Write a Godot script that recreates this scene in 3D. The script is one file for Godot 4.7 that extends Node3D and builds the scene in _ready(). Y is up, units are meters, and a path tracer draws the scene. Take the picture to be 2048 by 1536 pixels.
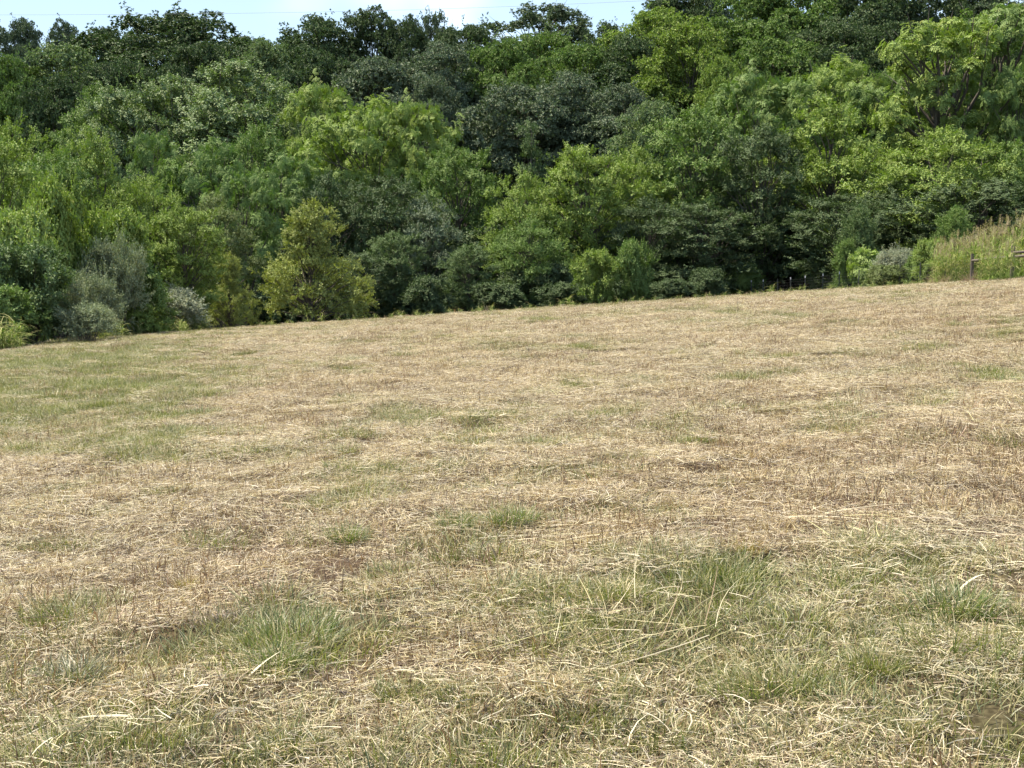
extends Node3D
# A mown hay field that falls away behind a low crest, a wooded hillside behind it.
# y is up, the camera looks along -Z; d below is the distance along -Z.

var rng := RandomNumberGenerator.new()
var rough_noise := FastNoiseLite.new()
var zone_noise := FastNoiseLite.new()
var fine_noise := FastNoiseLite.new()
var made := {}
var leaf_mats := {}
var bark: StandardMaterial3D

# ------------------------------------------------------------------ helpers
func numbered(called: String) -> String:
	var n: int = made.get(called, 0)
	made[called] = n + 1
	return called if n == 0 else "%s_%03d" % [called, n]

func tag(o: Node3D, label: String, category: String, group := "") -> Node3D:
	o.set_meta("label", label)
	o.set_meta("category", category)
	if group != "":
		o.set_meta("group", group)
	return o

func thing(called: String, label: String, category: String, at: Vector3, turn := 0.0, group := "") -> Node3D:
	var o := Node3D.new()
	o.name = numbered(called)
	add_child(o)
	o.position = at
	o.rotation.y = turn
	return tag(o, label, category, group)

func part(called: String, mesh: Mesh, m: Material, parent: Node, stuff := false) -> MeshInstance3D:
	var o := MeshInstance3D.new()
	o.name = called if parent != self else numbered(called)
	o.mesh = mesh
	o.material_override = m
	if stuff:
		o.set_meta("kind", "stuff")
	parent.add_child(o, true)
	return o

func r(a: float, b: float) -> float:
	return rng.randf_range(a, b)

func ground_smooth(x: float, d: float) -> float:
	var q := 0.0
	if d > 0.0:
		var e := -6.0 * log(exp(-d / 6.0) + exp(-86.0 / 6.0)) + 6.0 * log(1.0 + exp(-86.0 / 6.0))
		q = 0.00057 * e * e
	var t := (d - 98.0) / 7.0
	var hill := 1.89 * (log(1.0 + exp(t)) if t < 30.0 else t)
	var over := (d - 186.0) / 7.0
	hill -= 2.5 * (log(1.0 + exp(over)) if over < 30.0 else over)  # the ridge
	return 3.9 * tanh(x / 60.0) - q + hill

func ground(x: float, d: float) -> float:
	var near := 1.0 - smoothstep(64.0, 80.0, d)
	return ground_smooth(x, d) + near * (0.06 * rough_noise.get_noise_2d(x, d) + 0.03 * fine_noise.get_noise_2d(x, d))

func mat(c: Color, rough := 0.7) -> StandardMaterial3D:
	var m := StandardMaterial3D.new()
	m.albedo_color = c.linear_to_srgb()
	m.roughness = rough
	m.metallic_specular = 0.5
	return m

func leaf_mat(c: Color, rough: float, through: Color, spec := 0.22) -> StandardMaterial3D:
	var m := mat(c, rough)
	m.vertex_color_use_as_albedo = true
	m.metallic_specular = spec
	m.cull_mode = BaseMaterial3D.CULL_DISABLED
	m.backlight_enabled = true
	m.backlight = through.linear_to_srgb()
	return m

# A mesh under construction: plain arrays.
class Build:
	var v := PackedVector3Array()
	var n := PackedVector3Array()
	var c := PackedColorArray()
	var i := PackedInt32Array()
	func mesh() -> ArrayMesh:
		var a := []
		a.resize(Mesh.ARRAY_MAX)
		a[Mesh.ARRAY_VERTEX] = v
		a[Mesh.ARRAY_NORMAL] = n
		if c.size():
			a[Mesh.ARRAY_COLOR] = c
		a[Mesh.ARRAY_INDEX] = i
		var m := ArrayMesh.new()
		m.add_surface_from_arrays(Mesh.PRIMITIVE_TRIANGLES, a)
		return m

# A curved ribbon (grass blade, straw): direction bends by yaw and pitch at each step.
func blade(b: Build, at: Vector3, yaw: float, pitch: float, length: float, width: float, bend_yaw: float, bend_pitch: float, roll: float, steps: int, c0: Color, c1: Color, tip := 0.15) -> void:
	var p := at
	var base := b.v.size()
	for k in steps + 1:
		var t := float(k) / steps
		var dir := Vector3(cos(yaw) * cos(pitch), sin(pitch), sin(yaw) * cos(pitch))
		var side := Vector3(-sin(yaw), 0, cos(yaw))
		var nor := side.cross(dir)
		side = side * cos(roll) + nor * sin(roll)
		nor = side.cross(dir)
		var w := width * 0.5 * lerpf(1.0, tip, t * t)
		b.v.append(p - side * w)
		b.v.append(p + side * w)
		b.n.append(nor)
		b.n.append(nor)
		var c := c0.lerp(c1, t)
		b.c.append(c)
		b.c.append(c)
		if k < steps:
			var j := base + k * 2
			b.i.append_array(PackedInt32Array([j, j + 2, j + 1, j + 1, j + 2, j + 3]))
			p += dir * (length / steps)
			yaw += bend_yaw / steps
			pitch += bend_pitch / steps

# A tapered tube through points.
func tube(b: Build, pts: Array, radii: Array, sides := 6) -> void:
	var base := b.v.size()
	for k in pts.size():
		var dir: Vector3 = (pts[mini(k + 1, pts.size() - 1)] - pts[maxi(k - 1, 0)]).normalized()
		var a := dir.cross(Vector3(0.31, 0.2, 0.93)).normalized()
		var e := dir.cross(a)
		for s in sides:
			var w := TAU * s / sides
			var o := a * cos(w) + e * sin(w)
			b.v.append(pts[k] + o * radii[k])
			b.n.append(o)
			if k < pts.size() - 1:
				var j := base + k * sides + s
				var q := base + k * sides + (s + 1) % sides
				b.i.append_array(PackedInt32Array([j, j + sides, q, q, j + sides, q + sides]))

# ------------------------------------------------------------------ foliage
# One leaf: two triangles folded along the midrib.
func leaf(b: Build, p: Vector3, dir: Vector3, up: Vector3, length: float, width: float, c: Color) -> void:
	var side := dir.cross(up).normalized()
	var nor := side.cross(dir).normalized()
	var k := b.v.size()
	b.v.append(p)
	b.v.append(p + dir * length * 0.45 + side * width * 0.5 + nor * width * 0.16)
	b.v.append(p + dir * length - nor * length * 0.12)
	b.v.append(p + dir * length * 0.45 - side * width * 0.5 + nor * width * 0.16)
	b.n.append(nor)
	b.n.append((nor - side * 0.35).normalized())
	b.n.append(nor)
	b.n.append((nor + side * 0.35).normalized())
	for q in 4:
		b.c.append(c)
	b.i.append_array(PackedInt32Array([k, k + 2, k + 1, k, k + 3, k + 2]))

func rand_dir() -> Vector3:
	var y := r(-1, 1)
	var a := r(0, TAU)
	var s := sqrt(1.0 - y * y)
	return Vector3(cos(a) * s, y, sin(a) * s)

func leaf_tone() -> Color:
	var t := r(0.82, 1.2)
	var yellow := r(-0.1, 0.16)
	return Color(t * (1.0 + yellow), t, t * (1.0 - yellow * 0.8))

# A sprig: its twig grows along +Y from the origin; every sprig of one style has the same number of leaves.
func sprig(style: String, size: float) -> Build:
	var b := Build.new()
	match style:
		"rosette":  # leaves in tufts at the twig ends
			for t in 3:
				var end := Vector3(r(-1, 1) * size * 1.6, r(0.4, 2.4) * size, r(-1, 1) * size * 1.6)
				for k in 7:
					var dir := (rand_dir() + Vector3(0, 0.25, 0) + end.normalized() * 0.5).normalized()
					leaf(b, end, dir, (Vector3(0, 1, 0) + rand_dir() * 0.3).normalized(), size * r(0.8, 1.25), size * r(0.5, 0.7), leaf_tone())
		"alternate":  # leaves set along two thin twigs
			for t in 2:
				var axis := Vector3(r(-0.7, 0.7), 1, r(-0.7, 0.7)).normalized()
				for k in 11:
					var along := axis * size * (0.3 + k * 0.36)
					var dir := (rand_dir() * Vector3(1, 0.5, 1) + axis * 0.6 + Vector3(0, -0.15, 0)).normalized()
					leaf(b, along, dir, (Vector3(0, 1, 0) + rand_dir() * 0.28).normalized(), size * r(0.8, 1.2), size * r(0.45, 0.62), leaf_tone())
		"frond":  # compound leaves that arch over, leaflets in pairs
			for t in 3:
				var a := r(0, TAU)
				var dir := Vector3(cos(a), r(0.0, 0.6), sin(a)).normalized()
				var p := Vector3(0, r(0, 1) * size, 0)
				var tone := leaf_tone()
				for k in 5:
					p += dir * size * 0.62
					dir = (dir + Vector3(0, -0.14, 0)).normalized()
					var side := dir.cross(Vector3.UP).normalized()
					for s in [-1.0, 1.0]:
						var ld: Vector3 = (side * s + dir * 0.45 + Vector3(0, -0.15 + r(-0.2, 0.2), 0)).normalized()
						leaf(b, p, ld, (Vector3.UP + rand_dir() * 0.22).normalized(), size * r(0.75, 1.05), size * r(0.4, 0.55), tone)
		"narrow":  # slim leaves close along upright twigs
			for t in 2:
				var axis := Vector3(r(-0.5, 0.5), 1, r(-0.5, 0.5)).normalized()
				for k in 12:
					var along := axis * size * (0.2 + k * 0.4)
					var dir := (rand_dir() + axis * 0.9).normalized()
					leaf(b, along, dir, (Vector3.UP + rand_dir() * 0.5).normalized(), size * r(0.85, 1.2), size * r(0.28, 0.38), leaf_tone())
	return b

# A whole tree at its real size: trunk and limbs in one mesh, leaves in another.
# o: H, W, base (crown bottom as a share of H), clumps, clump (radius in metres), sprigs (per clump), style, leaf, shape, flat, inside, limb
func grow(o: Dictionary) -> Dictionary:
	rng.seed = o.seed
	var height: float = o.H
	var wide: float = o.W
	var low: float = o.base * height
	var wood := Build.new()
	var lean := Vector3(r(-0.03, 0.03), 1, r(-0.03, 0.03))
	var trunk_pts := []
	var trunk_r := []
	var r0: float = 0.016 * height + 0.02
	var stop: float = height * o.get("trunk", 0.8)
	for k in 8:
		var t := k / 7.0
		trunk_pts.append(Vector3(lean.x * t * stop + r(-0.02, 0.02) * wide, t * stop - (0.3 if k == 0 else 0.0), lean.z * t * stop + r(-0.02, 0.02) * wide))
		trunk_r.append(r0 * (1.25 if k == 0 else lerpf(1.0, 0.16, t)))
	if o.get("stems", 1) == 1:
		tube(wood, trunk_pts, trunk_r, 7)
	# clump centres
	var centres := []
	var radii := []
	var guard := 0
	while centres.size() < o.clumps and guard < 6000:
		guard += 1
		var t := pow(rng.randf(), 0.7)
		var reach := 0.0
		match o.shape:
			"round":
				reach = sqrt(maxf(0.0, 1.0 - pow(absf(t - 0.62) / (0.38 if t > 0.62 else 0.70), 2.4)))
			"dome":
				reach = sqrt(maxf(0.0, 1.0 - pow(absf(t - 0.5) / 0.5, 2.6))) if t > 0.5 else 0.62 + 0.38 * smoothstep(0.0, 0.5, t)
			"tall":
				reach = sqrt(maxf(0.0, 1.0 - pow((t - 0.6) / 0.4, 2.4))) if t > 0.6 else 0.66 + 0.34 * smoothstep(0.0, 0.6, t)
			"cone":
				reach = 1.02 - t
			"loose":
				reach = lerpf(1.0, 0.42, smoothstep(0.38, 0.58, t)) * (1.0 - 0.5 * smoothstep(0.85, 1.0, t))
			"skirt":
				reach = (1.0 - pow(t, 1.7)) * 0.92 + 0.1
		var a := r(0, TAU)
		var f := sqrt(r(0.12 if rng.randf() < 0.3 else 0.5, 1.0))
		reach *= 1.0 + 0.26 * sin(a * 3.0 + o.seed) + 0.12 * sin(a * 5.0 + t * 9.0)
		var cr: float = o.clump * r(0.65, 1.4) * (1.0 if t < 0.75 else 0.8)
		var away := maxf(0.0, wide * 0.5 * reach * f - cr * 0.4)
		var c := Vector3(cos(a) * away, low + cr * 0.5 + t * (height - low - cr * 1.1), sin(a) * away)
		var clear := true
		for j in centres.size():
			if centres[j].distance_to(c) < (cr + radii[j]) * (o.get("gap", 0.68) if guard < 4000 else 0.42):
				clear = false
				break
		if clear:
			centres.append(c)
			radii.append(cr)
	# limbs out to the clumps
	for j in centres.size():
		var c: Vector3 = centres[j]
		var from_y: float = clampf(c.y - c.length() * 0.25 - r(0.05, 0.2) * height, low * 0.6 + 0.1, stop * 0.95)
		var s: float = clampf(from_y / stop * 7.0, 0.0, 6.99)
		var a0: Vector3 = trunk_pts[int(s)]
		var from: Vector3 = a0.lerp(trunk_pts[int(s) + 1], s - int(s))
		if o.get("stems", 1) > 1:
			from = Vector3(r(-0.1, 0.1), -0.1, r(-0.1, 0.1)) * wide
		var limb_r: float = r0 * o.get("limb", 0.34) * lerpf(1.1, 0.6, s / 7.0)
		var mid := from.lerp(c, 0.5) + Vector3(r(-0.12, 0.12), r(0.0, 0.16), r(-0.12, 0.12)) * from.distance_to(c)
		tube(wood, [from, mid, c, c + (c - mid) * 0.6], [limb_r, limb_r * 0.65, limb_r * 0.35, limb_r * 0.12], 5)
	# leaves
	var stock := []
	for k in 14:
		stock.append(sprig(o.style, o.leaf))
	var b := Build.new()
	var total := 0
	for j in centres.size():
		var c: Vector3 = centres[j]
		var cr: float = radii[j]
		var count := int(o.sprigs * pow(cr / o.clump, 2.0))
		var out := Vector3(c.x, 0, c.z) / (wide * 0.5)
		# each clump carries boughs of its own, each bough a handful of sprigs
		var boughs := maxi(3, int(count / 8.0))
		for k in boughs:
			var dir := rand_dir()
			dir.y = dir.y if dir.y > -0.15 else dir.y * (0.4 if rng.randf() < 0.3 else -0.9)
			dir = (dir + out * 0.45).normalized()
			var bough := c + dir * cr * pow(r(0.15, 1.0), o.get("inside", 0.4)) * Vector3(1.1, o.flat, 1.1)
			var reach: float = cr * r(0.24, 0.42)
			for q in 8:
				var d2 := rand_dir()
				d2.y = absf(d2.y) * 0.9 - 0.2
				var p := bough + d2 * reach * pow(rng.randf(), 0.5) * Vector3(1.2, 0.7, 1.2)
				var axis := (d2 + dir * 0.5 + Vector3(0, o.get("lift", 0.35), 0) + rand_dir() * 0.3).normalized()
				var x := axis.cross(rand_dir()).normalized()
				var xf := Transform3D(Basis(x, axis, x.cross(axis)) * r(0.65, 1.25), p)
				var sp: Build = stock[rng.randi() % stock.size()]
				b.v.append_array(xf * sp.v)
				b.n.append_array(Transform3D(xf.basis.orthonormalized(), Vector3.ZERO) * sp.n)
				b.c.append_array(sp.c)
				total += 1
	# shoots that stick out of the crown and break its outline
	for j in centres.size():
		for q in int(o.get("shoots", 1)):
			var c: Vector3 = centres[j]
			var cr: float = radii[j]
			var dir := (rand_dir() + Vector3(c.x, 0, c.z) / (wide * 0.5) * 0.9 + Vector3(0, 0.5, 0)).normalized()
			var p := c + dir * cr * 0.7
			var steps := 4
			var stride: float = cr * r(0.6, 1.5) / steps
			for k in steps:
				p += dir * stride
				dir = (dir + Vector3(0, -0.08 if o.get("lift", 0.35) < 0.2 else 0.1, 0) + rand_dir() * 0.12).normalized()
				var axis := (dir + rand_dir() * 0.35).normalized()
				var x := axis.cross(rand_dir()).normalized()
				var xf := Transform3D(Basis(x, axis, x.cross(axis)) * r(0.7, 1.0), p)
				var sp: Build = stock[rng.randi() % stock.size()]
				b.v.append_array(xf * sp.v)
				b.n.append_array(Transform3D(xf.basis.orthonormalized(), Vector3.ZERO) * sp.n)
				b.c.append_array(sp.c)
				total += 1
	var per: int = stock[0].v.size() / 4
	var ix := PackedInt32Array()
	ix.resize(total * per * 6)
	for k in total * per:
		var q := k * 4
		var w := k * 6
		ix[w] = q
		ix[w + 1] = q + 2
		ix[w + 2] = q + 1
		ix[w + 3] = q
		ix[w + 4] = q + 3
		ix[w + 5] = q + 2
	b.i = ix
	var leaves := b.mesh()
	var box_size := leaves.get_aabb()
	return {"wood": wood.mesh(), "leaves": leaves, "H": box_size.end.y * 0.985, "W": (box_size.size.x + box_size.size.z) * 0.47, "tris": total * per * 2, "stems": o.get("stems", 1)}

# ------------------------------------------------------------------ scene
func _ready() -> void:
	rng.seed = 7
	for pair in [[rough_noise, 0.55, 11], [zone_noise, 0.22, 23], [fine_noise, 1.5, 31]]:
		pair[0].noise_type = FastNoiseLite.TYPE_SIMPLEX_SMOOTH
		pair[0].frequency = pair[1]
		pair[0].seed = pair[2]
		pair[0].fractal_octaves = 3
	camera_and_light()
	var k := Time.get_ticks_msec()
	build_ground()
	build_litter()
	print("litter ", Time.get_ticks_msec() - k)
	k = Time.get_ticks_msec()
	build_woods()
	print("woods ", Time.get_ticks_msec() - k)
	build_tufts()
	build_fences()
	build_tall_grass()
	build_power_line()

func camera_and_light() -> void:
	var cam := Camera3D.new()
	cam.name = "camera"
	cam.fov = rad_to_deg(2.0 * atan(768.0 / 2400.0))
	cam.near = 0.1
	cam.far = 2000.0
	add_child(cam)
	cam.position = Vector3(0, 1.6, 0)
	cam.rotation.x = -atan(288.0 / 2400.0)
	var e := Environment.new()
	e.background_mode = Environment.BG_SKY
	var sky := Sky.new()
	var sm := ProceduralSkyMaterial.new()
	sm.sky_top_color = Color(0.20, 0.38, 0.66)
	sm.sky_horizon_color = Color(0.78, 0.88, 0.94)
	sm.sky_curve = 0.30
	sm.ground_bottom_color = Color(0.2, 0.19, 0.14)
	sm.ground_horizon_color = Color(0.45, 0.48, 0.42)
	sm.sun_angle_max = 12.0
	sm.sky_energy_multiplier = 0.85
	sm.sky_cover = clouds()
	sky.sky_material = sm
	e.sky = sky
	e.tonemap_mode = Environment.TONE_MAPPER_LINEAR
	e.tonemap_exposure = 2.65
	e.background_energy_multiplier = 1.0
	e.sdfgi_enabled = true
	e.ssao_enabled = true
	e.ssil_enabled = true
	var we := WorldEnvironment.new()
	we.name = "environment"
	we.environment = e
	add_child(we)
	var sun := DirectionalLight3D.new()
	sun.name = "sun"
	sun.light_energy = 1.6
	sun.light_color = Color(1.0, 0.965, 0.90)
	sun.light_angular_distance = 0.5
	sun.shadow_enabled = true
	add_child(sun)
	sun.look_at_from_position(Vector3(-0.42, 1.0, -0.20), Vector3.ZERO, Vector3.UP)

func clouds() -> ImageTexture:
	var n := FastNoiseLite.new()
	n.noise_type = FastNoiseLite.TYPE_SIMPLEX_SMOOTH
	n.seed = 12
	n.frequency = 1.0
	n.fractal_octaves = 5
	var w := 1024
	var h := 512
	var im := Image.create(w, h, false, Image.FORMAT_RGBA8)
	for y in h / 2:
		var up := (0.5 - (y + 0.5) / h) * PI
		for x in w:
			var a := TAU * x / w
			var p := Vector3(cos(a) * cos(up), sin(up) * 2.2, sin(a) * cos(up)) * 2.0
			var t := smoothstep(0.0, 0.5, n.get_noise_3dv(p) + 0.1)
			im.set_pixel(x, y, Color(1, 1, 1, t * 0.46))
	return ImageTexture.create_from_image(im)

# How green the sward is there, 0 to 1, and how reddish brown.
func greenness(x: float, d: float) -> float:
	var u := x / maxf(d, 2.0)
	var g := 0.12 + 0.36 * zone_noise.get_noise_2d(x * 0.9, d * 0.55)
	g += 0.85 * smoothstep(-0.18, -0.36, u) * smoothstep(9.0, 14.0, d) * (1.0 - 0.5 * smoothstep(26.0, 34.0, d))
	g += 0.44 * (1.0 - smoothstep(4.8, 6.6, d + 0.9 * zone_noise.get_noise_2d(x + 40.0, d)))
	g += 0.30 * smoothstep(38.0, 50.0, d)
	g += 0.36 * rough_noise.get_noise_2d(x * 1.1, d * 1.1) + 0.5 * fine_noise.get_noise_2d(x * 0.9, d * 0.9)
	g -= 0.30 * browness(x, d)
	return clampf(g, 0.0, 1.0)

func browness(x: float, d: float) -> float:
	var u := x / maxf(d, 2.0)
	var b := 0.2 + 0.45 * zone_noise.get_noise_2d(x + 90.0, d * 0.7 - 30.0) + 0.4 * rough_noise.get_noise_2d(x + 50.0, d)
	b += 0.42 * smoothstep(0.02, 0.2, u) * smoothstep(5.6, 6.6, d) * (1.0 - smoothstep(8.2, 9.6, d))
	b += 0.4 * smoothstep(0.2, 0.32, u) * smoothstep(17.0, 19.0, d) * (1.0 - smoothstep(23.0, 27.0, d))
	return clampf(b, 0.0, 1.0)

func build_ground() -> void:
	var ds := [-60.0, -30.0, -14.0, -6.0, -2.0, 0.0, 1.0, 1.8]
	var d := 2.5
	while d < 64.0:
		ds.append(d)
		d *= 1.013
	while d < 700.0:
		ds.append(d)
		d *= 1.07
	var cols := 230
	var b := Build.new()
	for j in ds.size():
		d = ds[j]
		for i in cols + 1:
			var s := (float(i) / cols * 2.0 - 1.0)
			var x: float = s * (absf(d) * 0.62 + 5.0) * (1.0 + 1.1 * pow(absf(s), 5.0))
			b.v.append(Vector3(x, ground(x, d), -d))
			var e := 0.06 + absf(d) * 0.004
			b.n.append(Vector3(ground(x - e, d) - ground(x + e, d), 2.0 * e, -(ground(x, d - e) - ground(x, d + e))).normalized())
			var g := greenness(x, d)
			var br := browness(x, d)
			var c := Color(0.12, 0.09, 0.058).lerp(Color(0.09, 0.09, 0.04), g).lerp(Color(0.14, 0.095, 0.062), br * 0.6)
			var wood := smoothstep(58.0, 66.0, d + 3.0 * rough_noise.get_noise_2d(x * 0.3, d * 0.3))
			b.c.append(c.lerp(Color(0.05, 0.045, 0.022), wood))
			if j > 0 and i > 0:
				var q := j * (cols + 1) + i
				b.i.append_array(PackedInt32Array([q - 1, q, q - cols - 2, q, q - cols - 1, q - cols - 2]))
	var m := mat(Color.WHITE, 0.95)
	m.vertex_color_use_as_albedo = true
	m.metallic_specular = 0.2
	var nt := NoiseTexture2D.new()
	nt.width = 512
	nt.height = 512
	nt.seamless = true
	var fn := FastNoiseLite.new()
	fn.seed = 3
	fn.frequency = 0.03
	fn.fractal_octaves = 5
	nt.noise = fn
	var ramp := Gradient.new()
	ramp.set_color(0, Color(0.45, 0.43, 0.40))
	ramp.set_color(1, Color(1.0, 1.0, 1.0))
	nt.color_ramp = ramp
	m.albedo_texture = nt
	m.uv1_triplanar = true
	m.uv1_world_triplanar = true
	m.uv1_scale = Vector3.ONE * 1.7
	var o := part("ground", b.mesh(), m, self)
	o.set_meta("kind", "structure")

# ------------------------------------------------------------------ cut hay and sward
const STRAW := [Color(0.52, 0.455, 0.305), Color(0.42, 0.345, 0.225), Color(0.57, 0.525, 0.41), Color(0.25, 0.19, 0.125), Color(0.45, 0.415, 0.33), Color(0.10, 0.07, 0.05), Color(0.48, 0.44, 0.26)]

func straw_patch(count: int, radius: float, long: float) -> ArrayMesh:
	var b := Build.new()
	for k in count:
		var a := r(0, TAU)
		var away := radius * sqrt(rng.randf())
		var c: Color = STRAW[rng.randi() % STRAW.size()]
		var t := r(0.7, 1.25)
		c = Color(c.r * t, c.g * t, c.b * t)
		if k % 5 < 2:  # short curled bits that stand up
			blade(b, Vector3(cos(a) * away, r(-0.005, 0.02), sin(a) * away), r(0, TAU), r(0.1, 1.3), r(0.25, 0.65) * long, r(0.0015, 0.0031), r(-1.6, 1.6), r(-2.4, 0.3), r(-1.2, 1.2), 3, c, c * r(0.9, 1.15), 0.4)
			continue
		var len := r(0.35, 1.0) * long * (1.0 if rng.randf() < 0.96 else 1.5)
		blade(b, Vector3(cos(a) * away, 0.002 + 0.032 * pow(rng.randf(), 1.3), sin(a) * away), r(0, TAU), r(-0.15, 0.3), len, r(0.0015, 0.0034), r(-0.9, 0.9), r(-0.55, 0.1), r(-1.2, 1.2), 2 if rng.randf() < 0.6 else 3, c, c * r(0.85, 1.1), 0.5)
	return b.mesh()

func stubble_patch(count: int, radius: float) -> ArrayMesh:
	var b := Build.new()
	for k in count:
		var a := r(0, TAU)
		var away := radius * sqrt(rng.randf())
		var red := rng.randf() < 0.55
		var c := Color(0.22, 0.145, 0.09) if red else Color(0.40, 0.33, 0.20)
		c = c * r(0.65, 1.25)
		blade(b, Vector3(cos(a) * away, -0.01, sin(a) * away), r(0, TAU), r(0.9, 1.55), r(0.04, 0.10), r(0.0025, 0.0048), 0.0, r(-0.3, 0.3), r(-1.5, 1.5), 1, c, c, 0.8)
	return b.mesh()

func grass_patch(count: int, radius: float, low: float, high: float, greens: Array, dry: float) -> ArrayMesh:
	var b := Build.new()
	for k in count:
		var a := r(0, TAU)
		var away := radius * pow(rng.randf(), 0.6)
		var c: Color = greens[rng.randi() % greens.size()] * r(0.75, 1.25)
		var tip := c
		if rng.randf() < dry:
			tip = Color(0.40, 0.33, 0.16) * r(0.7, 1.1)
		var lift := r(0.55, 1.5)
		blade(b, Vector3(cos(a) * away, -0.01, sin(a) * away), a + r(-1.3, 1.3), lift, r(low, high), r(0.0022, 0.0042), r(-0.5, 0.5), r(-1.3, -0.1), r(-0.8, 0.8), 3, c, tip, 0.1)
	return b.mesh()

func long_stems(count: int, radius: float) -> ArrayMesh:
	var b := Build.new()
	var main := r(0, TAU)
	for k in count:
		var a := r(0, TAU)
		var away := radius * sqrt(rng.randf())
		var c: Color = [Color(0.46, 0.40, 0.22), Color(0.42, 0.39, 0.18), Color(0.52, 0.46, 0.31), Color(0.24, 0.17, 0.10)][rng.randi() % 4] * r(0.75, 1.15)
		blade(b, Vector3(cos(a) * away, r(0.015, 0.055), sin(a) * away), main + r(-0.6, 0.6), r(-0.06, 0.14), r(0.15, 0.5), r(0.0018, 0.0036), r(-0.5, 0.5), r(-0.3, 0.0), r(-0.8, 0.8), 5, c, c * 1.05, 0.35)
	return b.mesh()

func scatter(called: String, label: String, meshes: Array, m: Material, density: Callable, want: Callable, step: float, sizes: Vector2) -> void:
	# meshes laid out on a jittered grid that widens with distance, as many MultiMeshes as there are meshes
	var xf := []
	var col := []
	for k in meshes.size():
		xf.append([])
		col.append([])
	var d := 3.0
	while d < 62.0:
		var s := step * (1.0 + maxf(0.0, d - 14.0) / 44.0)
		var half := d * 0.45 + 0.8
		var x := -half
		while x < half:
			var px := x + r(-0.6, 0.6) * s
			var pd := d + r(-0.6, 0.6) * s
			if rng.randf() < density.call(px, pd):
				var k := rng.randi() % meshes.size()
				var g := ground(px, pd)
				var e := 0.15
				var nor := Vector3(g - ground(px + e, pd), e, -(g - ground(px, pd + e))).normalized()
				var size := r(sizes.x, sizes.y) * s / step
				var ax := nor.cross(Vector3(0, 0, 1)).normalized()
				var bs := Basis(ax, nor, ax.cross(nor)) * Basis(Vector3.UP, r(0, TAU))
				xf[k].append(Transform3D(bs.scaled_local(Vector3(size, size * 0.5 + 0.5 * minf(size, 1.3), size)), Vector3(px, g, -pd)))
				col[k].append(want.call(px, pd))
			x += s
		d += s
	for k in meshes.size():
		var mm := MultiMesh.new()
		mm.transform_format = MultiMesh.TRANSFORM_3D
		mm.use_colors = true
		mm.mesh = meshes[k]
		mm.instance_count = xf[k].size()
		for j in xf[k].size():
			mm.set_instance_transform(j, xf[k][j])
			mm.set_instance_color(j, col[k][j])
		var o := MultiMeshInstance3D.new()
		o.name = numbered(called)
		o.multimesh = mm
		o.material_override = m
		o.set_meta("kind", "stuff")
		o.set_meta("label", label)
		add_child(o)

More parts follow.
